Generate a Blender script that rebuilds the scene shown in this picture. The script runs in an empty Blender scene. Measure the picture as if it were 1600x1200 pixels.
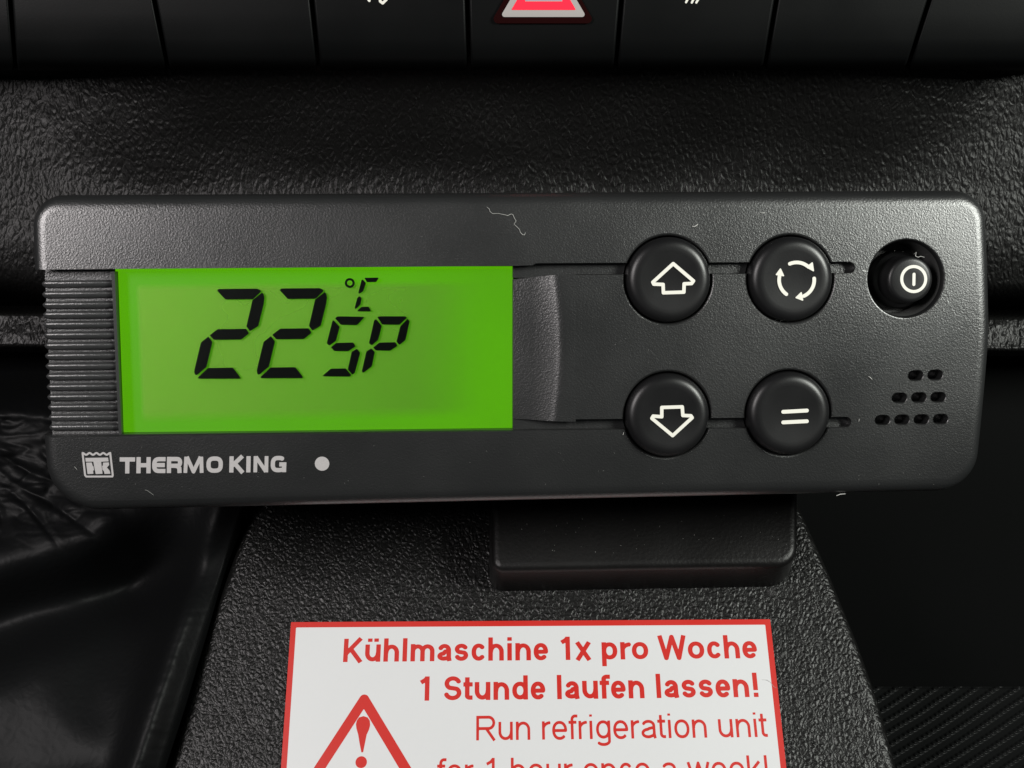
import bpy, bmesh, math, random
import numpy as np
from mathutils import Vector, Matrix, noise
random.seed(4)
R = math.radians
scene = bpy.context.scene
col = scene.collection
MM = 0.001
F = 1824.0            # focal length in pixels of the 1600 px wide photograph
Z0 = 220.0            # camera to controller, mm

# ------------------------------------------------------------------ camera
cam_d = bpy.data.cameras.new('camera')
cam = bpy.data.objects.new('camera', cam_d); col.objects.link(cam)
cam.location = (0, -Z0*MM, 0); cam.rotation_euler = (R(90), 0, 0)
cam_d.sensor_width = 36.0; cam_d.lens = 36.0*F/1600.0
cam_d.clip_start = 0.005; cam_d.clip_end = 20
scene.camera = cam

# ------------------------------------------------------------------ world, lights, exposure
w = bpy.data.worlds.new('World'); scene.world = w; w.use_nodes = True
bg = w.node_tree.nodes['Background']
bg.inputs[0].default_value = (0.85, 0.95, 1.0, 1); bg.inputs[1].default_value = 0.022
scene.view_settings.view_transform = 'Standard'; scene.view_settings.look = 'None'
scene.view_settings.exposure = 0.0; scene.view_settings.gamma = 1.0
scene.view_settings.use_curve_mapping = False

def area(name, loc, target, sx, sy, power, color):
    l = bpy.data.lights.new(name, 'AREA'); l.shape = 'RECTANGLE'; l.size = sx; l.size_y = sy
    l.energy = power; l.color = color
    o = bpy.data.objects.new(name, l); col.objects.link(o)
    o.location = loc
    d = Vector(target)-Vector(loc)
    o.rotation_euler = d.to_track_quat('-Z', 'Y').to_euler()
    return o
area('left_window_light', (-0.315, -0.38, 0.110), (-0.06, 0, 0), 0.15, 0.17, 2.0, (1.0, 0.945, 0.94))
area('right_window_light', (0.365, -0.30, 0.125), (0.06, 0, 0), 0.13, 0.16, 2.7, (0.97, 1.0, 0.93))

# ------------------------------------------------------------------ geometry helpers
def world_pt(px, py, d):                     # a point seen at photo pixel (px,py), d mm from the camera plane
    return Vector(((px-800)/F*d, d-Z0, (600-py)/F*d))*MM

class Frame:
    """A tilted plane: origin and axes in camera axes (x right, y down, z away), mm."""
    def __init__(s, ang, t):
        a, b, c = [R(v) for v in ang]
        ca, sa, cb, sb, cc, sc = math.cos(a), math.sin(a), math.cos(b), math.sin(b), math.cos(c), math.sin(c)
        M = np.array([[cc,-sc,0],[sc,cc,0],[0,0,1]])@np.array([[1,0,0],[0,ca,-sa],[0,sa,ca]])@np.array([[cb,0,sb],[0,1,0],[-sb,0,cb]])
        s.M = M; s.O = np.array(t, float); s.n = M[:, 2]
        tow = lambda v: Vector((v[0], v[2], -v[1]))
        ex, ey, ez = tow(M[:, 0]), tow(-M[:, 1]), tow(-M[:, 2])
        s.mat = Matrix(((ex.x, ey.x, ez.x, 0), (ex.y, ey.y, ez.y, 0), (ex.z, ey.z, ez.z, 0), (0, 0, 0, 1)))
        s.mat = Matrix.Translation(tow(s.O-np.array([0, 0, Z0]))*MM) @ s.mat
    def uv(s, px, py, h=0.0):                # local millimetres of the pixel at height h above the plane
        ray = np.array([(px-800)/F, (py-600)/F, 1.0])
        O = s.O - s.n*h
        k = s.n.dot(O)/s.n.dot(ray)
        q = s.M.T@(ray*k-s.O)
        return (q[0], -q[1])
    def pts(s, pl, h=0.0):
        return [s.uv(x, y, h) for x, y in pl]

DEV = Frame((6.05, -3.37, -0.45), (1.89, -6.74, 220.0))
CON = Frame((-26.3, 1.143, 0.03), (4.0, 71.8, 250.0))
PXM = 0.1206          # mm per pixel on the controller's face

def mesh_obj(name, bm, mat, parent=None, smooth=None):
    bmesh.ops.remove_doubles(bm, verts=bm.verts, dist=1e-7)
    bmesh.ops.recalc_face_normals(bm, faces=bm.faces)
    me = bpy.data.meshes.new(name); bm.to_mesh(me); bm.free()
    return link_mesh(name, me, mat, parent, smooth)
def link_mesh(name, me, mat, parent=None, smooth=None):
    if mat: me.materials.clear(); me.materials.append(mat)
    o = bpy.data.objects.new(name, me); col.objects.link(o)
    if parent: o.parent = parent
    if smooth:
        for p in me.polygons: p.use_smooth = True
        me.set_sharp_from_angle(angle=R(smooth))
    return o
def wn(o):
    m = o.modifiers.new('wn', 'WEIGHTED_NORMAL'); m.keep_sharp = True
def bevel(o, wdt, seg=3, ang=30):
    m = o.modifiers.new('b', 'BEVEL'); m.width = wdt*MM; m.segments = seg; m.limit_method = 'ANGLE'; m.angle_limit = R(ang)
    m.harden_normals = False
def tag(o, label=None, cat=None, group=None, kind=None):
    if label: o['label'] = label
    if cat: o['category'] = cat
    if group: o['group'] = group
    if kind: o['kind'] = kind
    return o
def empty(name, mat=None, loc=None):
    o = bpy.data.objects.new(name, None); col.objects.link(o); o.empty_display_size = 0.01
    if mat: o.matrix_world = mat
    if loc: o.location = loc
    return o

def loft(rings, bm=None, cap0=True, cap1=True):   # rings: lists of (x,y,z) mm
    bm = bm or bmesh.new()
    vr = [[bm.verts.new(Vector(p)*MM) for p in r] for r in rings]
    n = len(rings[0])
    for a, b in zip(vr, vr[1:]):
        for i in range(n):
            j = (i+1) % n
            bm.faces.new((a[i], a[j], b[j], b[i]))
    if cap0: bm.faces.new(list(reversed(vr[0])))
    if cap1: bm.faces.new(vr[-1])
    return bm
def lift(poly, h): return [(x, y, h) for x, y in poly]
def rounded(poly, rads, seg=10):              # polygon with rounded corners (mm)
    n = len(poly); out = []
    for i in range(n):
        P = np.array(poly[i], float); A = np.array(poly[i-1], float); B = np.array(poly[(i+1) % n], float)
        r = rads[i] if hasattr(rads, '__len__') else rads
        if r <= 0: out.append(tuple(P)); continue
        u = (A-P)/np.linalg.norm(A-P); v = (B-P)/np.linalg.norm(B-P)
        th = math.acos(max(-1, min(1, u.dot(v)))); d = r/math.tan(th/2)
        d = min(d, .49*np.linalg.norm(A-P), .49*np.linalg.norm(B-P)); r = d*math.tan(th/2)
        c = P+(u+v)/np.linalg.norm(u+v)*r/math.sin(th/2)
        a0 = math.atan2(*(P+u*d-c)[::-1]); a1 = math.atan2(*(P+v*d-c)[::-1])
        da = (a1-a0+math.pi) % (2*math.pi)-math.pi
        for k in range(seg+1):
            a = a0+da*k/seg; out.append((c[0]+r*math.cos(a), c[1]+r*math.sin(a)))
    return out
def inset(poly, d):                            # move a closed polygon inward by d
    P = np.array(poly); n = len(P)
    area2 = sum(P[i-1][0]*P[i][1]-P[i][0]*P[i-1][1] for i in range(n))
    s = 1 if area2 > 0 else -1
    out = []
    for i in range(n):
        a = P[i]-P[i-1]; b = P[(i+1) % n]-P[i]
        na = np.array([-a[1], a[0]])/max(1e-9, np.linalg.norm(a)); nb = np.array([-b[1], b[0]])/max(1e-9, np.linalg.norm(b))
        m = na+nb; m = m/np.linalg.norm(m); k = 1/max(.4, m.dot(na))
        out.append(tuple(P[i]+s*m*d*k))
    return out
def circle(cx, cy, r, n=64): return [(cx+r*math.cos(2*math.pi*i/n), cy+r*math.sin(2*math.pi*i/n)) for i in range(n)]
def lathe(cx, cy, prof, n=72, bm=None, cap0=True, cap1=True):   # prof (r, h)
    return loft([lift(circle(cx, cy, r, n), h) for r, h in prof], bm, cap0, cap1)
def stadium(cx, cy, L, H, ang=0, seg=10):
    r = H/2; out = []
    for k in range(seg+1):
        a = -math.pi/2+math.pi*k/seg; out.append(((L/2-r)+r*math.cos(a), r*math.sin(a)))
    for k in range(seg+1):
        a = math.pi/2+math.pi*k/seg; out.append((-(L/2-r)+r*math.cos(a), r*math.sin(a)))
    c, s = math.cos(ang), math.sin(ang)
    return [(cx+x*c-y*s, cy+x*s+y*c) for x, y in out]

# ---- flat print: closed loops (mm) filled into a thin sheet
def sheet(name, loops, h, thick, mat, parent):
    cu = bpy.data.curves.new(name, 'CURVE'); cu.dimensions = '2D'; cu.fill_mode = 'BOTH'; cu.extrude = thick*MM/2
    for lp in loops:
        sp = cu.splines.new('POLY'); sp.points.add(len(lp)-1); sp.use_cyclic_u = True
        for p, q in zip(sp.points, lp): p.co = (q[0]*MM, q[1]*MM, 0, 1)
    t = bpy.data.objects.new(name+'_c', cu); col.objects.link(t)
    bpy.context.view_layer.update()
    me = bpy.data.meshes.new_from_object(t.evaluated_get(bpy.context.evaluated_depsgraph_get()))
    bpy.data.objects.remove(t); bpy.data.curves.remove(cu)
    me.transform(Matrix.Translation((0, 0, (h+thick/2)*MM)))
    me.name = name
    return link_mesh(name, me, mat, parent)
def contour(polys, wdt, kx=1.0, cell=None, rnd=False):
    """Outline of a set of centre lines drawn with a pen of width wdt (square ends unless rnd); returns closed loops."""
    cell = cell or wdt/9
    P = [np.array(p, float)*[kx, 1] for p in polys]
    allp = np.concatenate(P); lo = allp.min(0)-wdt*1.2; hi = allp.max(0)+wdt*1.2
    nx = int((hi[0]-lo[0])/cell)+2; ny = int((hi[1]-lo[1])/cell)+2
    X, Y = np.meshgrid(lo[0]+np.arange(nx)*cell, lo[1]+np.arange(ny)*cell)
    D = np.full(X.shape, 1e9)
    for pl in P:
        closed = np.allclose(pl[0], pl[-1]) and len(pl) > 2
        d = np.full(X.shape, 1e9); m = len(pl)-1
        for i in range(m):
            a, b = pl[i], pl[i+1]; v = b-a; L2 = v.dot(v)
            if L2 < 1e-12: continue
            L = math.sqrt(L2)
            t = ((X-a[0])*v[0]+(Y-a[1])*v[1])/L2; tc = np.clip(t, 0, 1)
            e = np.hypot(X-a[0]-tc*v[0], Y-a[1]-tc*v[1])-wdt/2
            if not closed and not rnd:
                if i == 0: e = np.maximum(e, -t*L)
                if i == m-1: e = np.maximum(e, (t-1)*L)
            d = np.minimum(d, e)
        D = np.minimum(D, d)
    D[np.abs(D) < 1e-9] = 1e-9
    ins = D < 0
    cs = ins[:-1, :-1]*1+ins[:-1, 1:]*2+ins[1:, 1:]*4+ins[1:, :-1]*8
    nxt = {}
    def ep(e):                                # point on grid edge
        (i, j, o) = e
        if o == 0: a, b = D[i, j], D[i, j+1]; t = a/(a-b); return ((X[i, j]+t*cell)/kx, Y[i, j])
        a, b = D[i, j], D[i+1, j]; t = a/(a-b); return (X[i, j]/kx, Y[i, j]+t*cell)
    T = {1: [(3, 0)], 2: [(0, 1)], 3: [(3, 1)], 4: [(1, 2)], 5: [(3, 0), (1, 2)], 6: [(0, 2)], 7: [(3, 2)], 8: [(2, 3)],
         9: [(2, 0)], 10: [(0, 1), (2, 3)], 11: [(2, 1)], 12: [(1, 3)], 13: [(1, 0)], 14: [(0, 3)]}
    for i, j in zip(*np.nonzero((cs > 0) & (cs < 15))):
        E = [(i, j, 0), (i, j+1, 1), (i+1, j, 0), (i, j, 1)]
        for a, b in T[int(cs[i, j])]: nxt[E[a]] = E[b]
    loops = []
    while nxt:
        s = next(iter(nxt)); lp = []; e = s
        while e in nxt: lp.append(ep(e)); e = nxt.pop(e)
        if len(lp) > 5:
            q = [lp[0]]                       # drop nearly collinear points
            for k in range(1, len(lp)-1):
                a, b, c = q[-1], lp[k], lp[k+1]
                if abs((b[0]-a[0])*(c[1]-a[1])-(b[1]-a[1])*(c[0]-a[0])) > cell*cell*.05: q.append(b)
            q.append(lp[-1]); loops.append(q)
    return loops
def arc(cx, cy, rx, ry, a0, a1, n=14, e=2.0):
    out = []
    for k in range(n+1):
        a = R(a0+(a1-a0)*k/n); c, s = math.cos(a), math.sin(a)
        out.append((cx+rx*math.copysign(abs(c)**(2/e), c), cy+ry*math.copysign(abs(s)**(2/e), s)))
    return out

# ------------------------------------------------------------------ a plain grotesque drawn with the pen (units: 1000 = em)
def glyph(ch, wt, bold):
    h = wt/2; X = 532; C = 716
    if bold: AD = dict(K=722,h=611,l=278,m=889,a=556,s=556,c=556,i=278,n=611,e=556,x=556,p=611,r=389,o=611,W=944,S=667,t=333,u=611,d=611,f=333)
    else: AD = dict(R=722,u=556,n=556,r=333,e=556,f=278,i=222,g=556,a=556,t=278,o=556,k=500,w=722,h=556,c=500)
    AD.update({'1': 556, '!': 333 if bold else 278, ' ': 278, 'ü': 611})
    A = AD[ch]; l = 50+h; r = A-50-h; m = (l+r)/2; rx = (r-l)/2; ry = 190
    o = lambda: arc(m, X/2, rx+12, X/2-h+8, 0, 360, 36, 2.15)
    if ch == ' ': return [], A
    if ch == 'l': return [[(A/2, 0), (A/2, C)]], A
    if ch == 'i': return [[(A/2, 0), (A/2, X)], [(A/2, C-wt*.75), (A/2, C)]], A
    if ch == '!': return [[(A/2, 200), (A/2, C)], [(A/2, 0), (A/2, wt*.85)]], A
    if ch == '1': return [[(330, 0), (330, C)], [(330, C-h*.6), (250, 600), (125, 535)]], A
    if ch in 'nh':
        return [[(l, 0), (l, X if ch == 'n' else C)], [(l, X-ry-30)]+arc(m+4, X-h-ry, rx-4, ry, 180, 0, 20)+[(r, 0)]], A
    if ch in 'uü':
        g = [[(r, X), (r, 0)], [(r, ry+30)]+arc(m-4, h+ry, rx-4, ry, 0, -180, 20)+[(l, X)]]
        if ch == 'ü': g += [[(m-105, C-wt*.7), (m-105, C)], [(m+105, C-wt*.7), (m+105, C)]]
        return g, A
    if ch == 'm':
        q = (l+r)/2; k = (q-l)/2
        return [[(l, 0), (l, X)], [(l, X-180)]+arc(l+k, X-h-150, k, 150, 180, 0, 16)+[(q, 0)], [(q, X-180)]+arc(q+k, X-h-150, k, 150, 180, 0, 16)+[(r, 0)]], A
    if ch == 'r': return [[(l, 0), (l, X)], [(l, X-240)]+arc(A-10, X-h-170, A-10-l, 172, 180, 92, 10)], A
    if ch == 'o': return [o()], A
    if ch == 'c': return [arc(m+14, X/2, rx+8, X/2-h+8, 38, 322, 30, 2.15)], A
    if ch == 'e': return [[(l, X/2-8), (r+8, X/2-8)]+arc(m, X/2-4, rx+10, X/2-h+10, 3, 318, 32, 2.15)], A
    if ch in 'pd':
        s = l if ch == 'p' else r
        return [[(s, -200 if ch == 'p' else 0), (s, X if ch == 'p' else C)], arc(m, X/2, rx, X/2-h+8, 0, 360, 36, 2.15)], A
    if ch == 'g':
        return [[(r, X), (r, -40)]+arc(m, -60, rx, 100, 0, -155, 14), arc(m, X/2+8, rx, X/2-h, 0, 360, 36, 2.15)], A
    if ch == 'a':
        return [arc(m-6, X-h-125, rx-14, 130, 158, 90, 8)+arc(m+4, X-h-125, rx-18, 130, 90, 0, 10)+[(r-10, 110), (r+14, 0)],
                [(r-10, 318)]+[(m+20, 288)]+arc(m-20, 155-2, rx-14, 152-h, 95, 270, 16)+[(m+30, h+6), (r-30, 90), (r-10, 170)]], A
    if ch == 's':
        k = (X/2-h)/2+4
        return [arc(m, X-h-k+4, rx-10, k+4, 18, 90, 6)+arc(m, X-h-k+4, rx-8, k+4, 100, 235, 10)+[(m, X/2)]+arc(m, h+k-4, rx-4, k+4, 50, -90, 10)+arc(m, h+k-4, rx-6, k+4, -100, -164, 6)], A
    if ch == 'S':
        k = (C/2-h)/2+2
        return [arc(m, C-h-k, rx-6, k+6, 14, 90, 8)+arc(m, C-h-k, rx-12, k+6, 100, 238, 12)+[(m, C/2)]+arc(m, h+k, rx, k+6, 52, -90, 12)+arc(m, h+k, rx+4, k+6, -100, -170, 8)], A
    if ch == 't':
        x = A*.42
        return [[(x, C-40), (x, 130)]+arc(x+95, 130, 95, 130-h, 180, 262, 8)+[(A-18, h+2)], [(10, X-h*.9), (A-18, X-h*.9)]], A
    if ch == 'f':
        x = A*.44
        return [[(x, 0), (x, C-140)]+arc(x+105, C-140, 105, 145-h, 180, 98, 8)+[(A+22, C-h+2)], [(10, X-h*.9), (A-14, X-h*.9)]], A
    if ch == 'x': return [[(h+6, X+10), (A-h-6, -10)], [(h+6, -10), (A-h-6, X+10)]], A
    if ch == 'k': return [[(l, 0), (l, C)], [(l, 175), (A-h-20, X+8)], [(l+110, 265), (A-h-4, -10)]], A
    if ch == 'K': return [[(l+8, 0), (l+8, C)], [(l, 235), (A-h-30, C+10)], [(l+170, 395), (A-h-10, -12)]], A
    if ch in 'wW':
        H = X if ch == 'w' else C
        return [[(h+2, H+8), (A*.28, h*.4), (A*.5, H-h*.5), (A*.72, h*.4), (A-h-2, H+8)]], A
    if ch == 'R':
        return [[(l+12, 0), (l+12, C)], [(l+12, C-h)]+arc(r-175, C-h-165+0, 170, 165, 90, -90, 14)+[(l+12, C-h-330)], [(m+20, C-h-330), (r+18, -8)]], A
def text_loops(s, p0, p1, cap, wt, bold, ky=1.0, clip=None):
    """A line of text whose ink runs from p0 to p1 (mm) along its baseline, capitals cap mm high."""
    x = 0; gl = []
    for ch in s:
        g, a = glyph(ch, wt, bold); gl.append((g, x)); x += a
    tot = x-80; p0 = np.array(p0); p1 = np.array(p1); d = p1-p0; L = np.linalg.norm(d); ux = d/L; uy = np.array([-ux[1], ux[0]])
    sx = L/tot; sy = cap/716; out = []; cache = {}
    for ch, (g, ox) in zip(s, gl):
        if not g: continue
        if ch not in cache:
            cache[ch] = [[(X, Y/1.18) for X, Y in lp] for lp in contour([[(X, Y*1.18) for X, Y in pl] for pl in g], wt, cell=wt/12)] if bold else contour(g, wt, cell=wt/7)
        for lp in cache[ch]:
            out.append([tuple(p0+ux*(X+ox-40)*sx+uy*Y*sy) for X, Y in lp])
    return out

# ------------------------------------------------------------------ materials
def new_mat(name):
    m = bpy.data.materials.new(name); m.use_nodes = True
    nt = m.node_tree; return m, nt, nt.nodes['Principled BSDF'], nt.nodes, nt.links
def math_node(nt, op, a, b=None, c=None):
    n = nt.nodes.new('ShaderNodeMath'); n.operation = op
    for i, v in enumerate((a, b, c)):
        if v is None: continue
        if isinstance(v, (int, float)): n.inputs[i].default_value = v
        else: nt.links.new(v, n.inputs[i])
    return n.outputs[0]
def plain(name, c, rough=.5, spec=.5, coat=0, metal=0):
    m, nt, b, N, L = new_mat(name)
    b.inputs['Base Color'].default_value = (*c, 1); b.inputs['Roughness'].default_value = rough
    b.inputs['Specular IOR Level'].default_value = spec; b.inputs['Coat Weight'].default_value = coat
    b.inputs['Metallic'].default_value = metal
    return m
def grained(name, c, rough, spec, scale, dist, fleck=0.0, coat=0.0, coat_r=.3, wear=0.25, var=.15):
    """Moulded plastic: fine spark-eroded grain, faint mottling of gloss."""
    m, nt, b, N, L = new_mat(name)
    tc = N.new('ShaderNodeTexCoord')
    n1 = N.new('ShaderNodeTexNoise'); n1.inputs['Scale'].default_value = scale; n1.inputs['Detail'].default_value = 3; n1.inputs['Roughness'].default_value = .6
    n2 = N.new('ShaderNodeTexNoise'); n2.inputs['Scale'].default_value = 38; n2.inputs['Detail'].default_value = 5
    vo = N.new('ShaderNodeTexVoronoi'); vo.inputs['Scale'].default_value = scale*.55
    for n in (n1, n2, vo): L.new(tc.outputs['Object'], n.inputs['Vector'])
    hgt = math_node(nt, 'ADD', n1.outputs['Fac'], math_node(nt, 'MULTIPLY', vo.outputs['Distance'], .6))
    bp = N.new('ShaderNodeBump'); bp.inputs['Distance'].default_value = dist; bp.inputs['Strength'].default_value = 1
    L.new(hgt, bp.inputs['Height']); L.new(bp.outputs['Normal'], b.inputs['Normal'])
    rr = N.new('ShaderNodeMapRange'); rr.inputs['From Min'].default_value = .35; rr.inputs['From Max'].default_value = .65
    rr.inputs['To Min'].default_value = rough*(1-wear*.5); rr.inputs['To Max'].default_value = rough*(1+wear*.5)
    L.new(n2.outputs['Fac'], rr.inputs['Value']); L.new(rr.outputs['Result'], b.inputs['Roughness'])
    mx = N.new('ShaderNodeMix'); mx.data_type = 'RGBA'
    mx.inputs['A'].default_value = (*[v*(1-var) for v in c], 1); mx.inputs['B'].default_value = (*[v*(1+var)+fleck for v in c], 1)
    L.new(n1.outputs['Fac'], mx.inputs['Factor']); L.new(mx.outputs['Result'], b.inputs['Base Color'])
    b.inputs['Specular IOR Level'].default_value = spec
    b.inputs['Coat Weight'].default_value = coat; b.inputs['Coat Roughness'].default_value = coat_r
    return m
def leather(name, c, scale, dist, rough=.42, stretch=(1, 1, 1), rot=0.0, wrinkle=.35, spec=.5, fine=1.0):
    m, nt, b, N, L = new_mat(name)
    tc = N.new('ShaderNodeTexCoord'); mp = N.new('ShaderNodeMapping')
    mp.inputs['Scale'].default_value = stretch; mp.inputs['Rotation'].default_value = (0, rot, 0)
    L.new(tc.outputs['Object'], mp.inputs['Vector'])
    wv = N.new('ShaderNodeTexNoise'); wv.inputs['Scale'].default_value = scale*.35; wv.inputs['Detail'].default_value = 3
    L.new(mp.outputs['Vector'], wv.inputs['Vector'])
    sub = N.new('ShaderNodeVectorMath'); sub.operation = 'SUBTRACT'; sub.inputs[1].default_value = (.5, .5, .5); L.new(wv.outputs['Color'], sub.inputs[0])
    sc = N.new('ShaderNodeVectorMath'); sc.operation = 'SCALE'; sc.inputs['Scale'].default_value = 1.1/scale; L.new(sub.outputs[0], sc.inputs[0])
    ad = N.new('ShaderNodeVectorMath'); ad.operation = 'ADD'; L.new(mp.outputs['Vector'], ad.inputs[0]); L.new(sc.outputs[0], ad.inputs[1])
    hs = []
    for k, (s_, w_) in enumerate(((1.0, 1.0), (1.9, .3*fine))):
        v = N.new('ShaderNodeTexVoronoi'); v.feature = 'DISTANCE_TO_EDGE'; v.inputs['Scale'].default_value = scale*s_
        L.new(ad.outputs[0], v.inputs['Vector'])
        rg = N.new('ShaderNodeMapRange'); rg.interpolation_type = 'SMOOTHSTEP'; rg.inputs['From Max'].default_value = .42
        rg.inputs['To Max'].default_value = w_
        L.new(v.outputs['Distance'], rg.inputs['Value']); hs.append(rg.outputs['Result'])
    n2 = N.new('ShaderNodeTexNoise'); n2.inputs['Scale'].default_value = scale*.22; n2.inputs['Detail'].default_value = 6; n2.inputs['Distortion'].default_value = .8
    L.new(mp.outputs['Vector'], n2.inputs['Vector'])
    n3 = N.new('ShaderNodeTexNoise'); n3.inputs['Scale'].default_value = scale*5; L.new(mp.outputs['Vector'], n3.inputs['Vector'])
    hgt = math_node(nt, 'ADD', hs[0], hs[1]); hgt = math_node(nt, 'MULTIPLY_ADD', n2.outputs['Fac'], wrinkle*6, hgt)
    hgt = math_node(nt, 'MULTIPLY_ADD', n3.outputs['Fac'], .10, hgt)
    bp = N.new('ShaderNodeBump'); bp.inputs['Distance'].default_value = dist; L.new(hgt, bp.inputs['Height']); L.new(bp.outputs['Normal'], b.inputs['Normal'])
    b.inputs['Base Color'].default_value = (*c, 1); b.inputs['Roughness'].default_value = rough; b.inputs['Specular IOR Level'].default_value = spec
    return m

M_house = grained('charcoal_plastic', (.0120, .0125, .0127), .32, 1.0, 4800, .000034, .003)
M_rib = grained('rib_plastic', (.030, .031, .0315), .34, 1.0, 4600, .00005, .006)
M_btn = grained('button_rubber', (.0065, .0065, .007), .40, .40, 6000, .000006, .0, wear=.5)
M_black = plain('cavity_black', (.004, .004, .004), .6, .3)
M_cup = plain('recess_plastic', (.045, .046, .045), .45, .6)
M_white = plain('icon_white', (.74, .73, .66), .55, .3)
M_print = grained('pad_print_grey', (.40, .385, .385), .6, .3, 5000, .00001, .02)
M_seg = plain('lcd_black', (.006, .008, .006), .28, .5)
M_bracket = grained('bracket_plastic', (.0045, .0043, .0042), .38, .3, 2200, .00005, .002)
M_key = grained('switch_plastic', (.0030, .0033, .0034), .45, .10, 5200, .000008, .0)
M_dash = leather('dash_leather', (.0035, .0034, .0033), 620, .00011, .42, (1.25, 1, .72), R(12), .10, .19)
M_low = leather('trim_leather', (.006, .006, .0058), 620, .00013, .36, (1.25, 1, .72), R(12), .2, .16)
M_cons = leather('console_leather', (.0045, .0045, .0043), 780, .00011, .38, (1.15, 1, .8), R(-10), .15, .30)
M_gait = leather('gaiter_leather', (.0045, .0048, .0051), 420, .00003, .5, (1, 1, 1), 0, .5, .12, .6)
M_fibre = plain('lint_white', (.45, .45, .43), .7, .2)

# ================================================================== the controller
dev = empty('temperature_controller', DEV.mat)
tag(dev, 'dark grey cab temperature controller with glowing green display and five black buttons', 'temperature controller')
D = DEV.uv

def apply_bool(target, cutters, solver='EXACT'):
    for c in cutters:
        m = target.modifiers.new('bool', 'BOOLEAN'); m.operation = 'DIFFERENCE'; m.solver = solver; m.object = c
    bpy.context.view_layer.update()
    dg = bpy.context.evaluated_depsgraph_get()
    me = bpy.data.meshes.new_from_object(target.evaluated_get(dg))
    target.modifiers.clear(); old = target.data; target.data = me; bpy.data.meshes.remove(old)
    for c in cutters: bpy.data.objects.remove(c)

outline = rounded(DEV.pts([(46, 304), (1542, 296.5), (1544.5, 520), (1526, 768), (75, 801)], -2.2), [5.6, 6.2, 60, 8.0, 9.6], 14)
prof = [(1.5, -22), (.3, -20), (0, -14), (0, -3.0), (.12, -2.1), (.42, -1.3), (.9, -.68), (1.5, -.28), (2.2, -.07), (3.0, 0)]
house = mesh_obj('housing', loft([lift(inset(outline, i), h) for i, h in prof]), M_house, None)
house.matrix_world = DEV.mat
def cutter(bm):
    o = mesh_obj('cut', bm, None); o.matrix_world = DEV.mat; return o
# channel behind the ribs, display and sloped cheek (its lower wall leans back)
ch_top = DEV.pts([(20, 421.5), (800, 415.5), (884, 412.5), (884, 671.5), (800, 674), (20, 685)], 0)
ch_mid = DEV.pts([(20, 421.5), (800, 415.5), (884, 412.5), (884, 668.5), (800, 671.5), (20, 681)], -1)
ch_bot = DEV.pts([(20, 421), (800, 415), (884, 411.5), (884, 662.5), (800, 665.5), (20, 673)], -8)
cuts = [cutter(loft([lift(ch_top, .4), lift(ch_top, -.15), lift(ch_mid, -.6), lift(ch_bot, -8)]))]
def groove(x0, y0, x1, y1, hh):
    a = DEV.uv(x0, y0); b = DEV.uv(x1, y1); cx, cy = (a[0]+b[0])/2, (a[1]+b[1])/2
    L = math.hypot(b[0]-a[0], b[1]-a[1])+hh; an = math.atan2(b[1]-a[1], b[0]-a[0])
    return cutter(loft([lift(stadium(cx, cy, L+dl, hh+dl, an), z) for dl, z in ((.3, .3), (.26, 0), (.06, -.14), (0, -.35), (0, -1.9))]))
cuts += [groove(840, 420.5, 1328, 418, 2.0), groove(840, 664.5, 1323, 660, 1.85)]
BT = [(1044.5, 437), (1235.5, 436), (1043, 648.5), (1232, 645.5)]
for px, py in BT:
    c = D(px, py)
    cuts.append(cutter(lathe(*c, [(8.95, .3), (8.75, 0), (8.5, -.15), (8.32, -.45), (8.28, -4.5)])))
pc = D(1416.5, 435.5)
cuts.append(cutter(lathe(*pc, [(7.95, .3), (7.75, 0), (7.52, -.12), (7.36, -.4), (7.2, -1), (6.7, -12)])))
SL = [(1431, 587), (1461.5, 586), (1406, 622), (1436.5, 621.5), (1466.5, 621), (1380, 657), (1410.5, 656.5), (1441, 656), (1471, 655.5)]
sb = bmesh.new()
for i, (px, py) in enumerate(SL):
    c = D(px, py)
    loft([lift(stadium(c[0], c[1], 2.85+dl, 1.85+dl, R(.8)), z) for dl, z in ((.5, .3), (.36, 0), (.12, -.12), (0, -.34), (0, -3))], sb)
cuts.append(cutter(sb))
apply_bool(house, cuts)
house.matrix_world = Matrix(); house.parent = dev
for p in house.data.polygons: p.use_smooth = True
house.data.materials.clear(); house.data.materials.append(M_house)
house.data.set_sharp_from_angle(angle=R(28)); wn(house)

def crown(y): return -.0017*y*y               # the face is gently domed from top to bottom (mm)
bmc = bmesh.new(); bmc.from_mesh(house.data)
for v_ in range(-28, 29, 2):
    bmesh.ops.bisect_plane(bmc, geom=bmc.verts[:]+bmc.edges[:]+bmc.faces[:], plane_co=(0, v_*MM+.00013, 0), plane_no=(0, 1, 0))
bmc.to_mesh(house.data); bmc.free()
house.data.set_sharp_from_angle(angle=R(28))
# bottoms of the deep holes are black
def add(name, bm, mat, smooth=None, parent=dev): return mesh_obj(name, bm, mat, parent, smooth)
cup = add('recess_cup', lathe(*pc, [(7.34, -.9), (7.16, -1.3), (6.8, -7.6), (.2, -7.6)], cap0=False), M_cup, 30)

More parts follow.
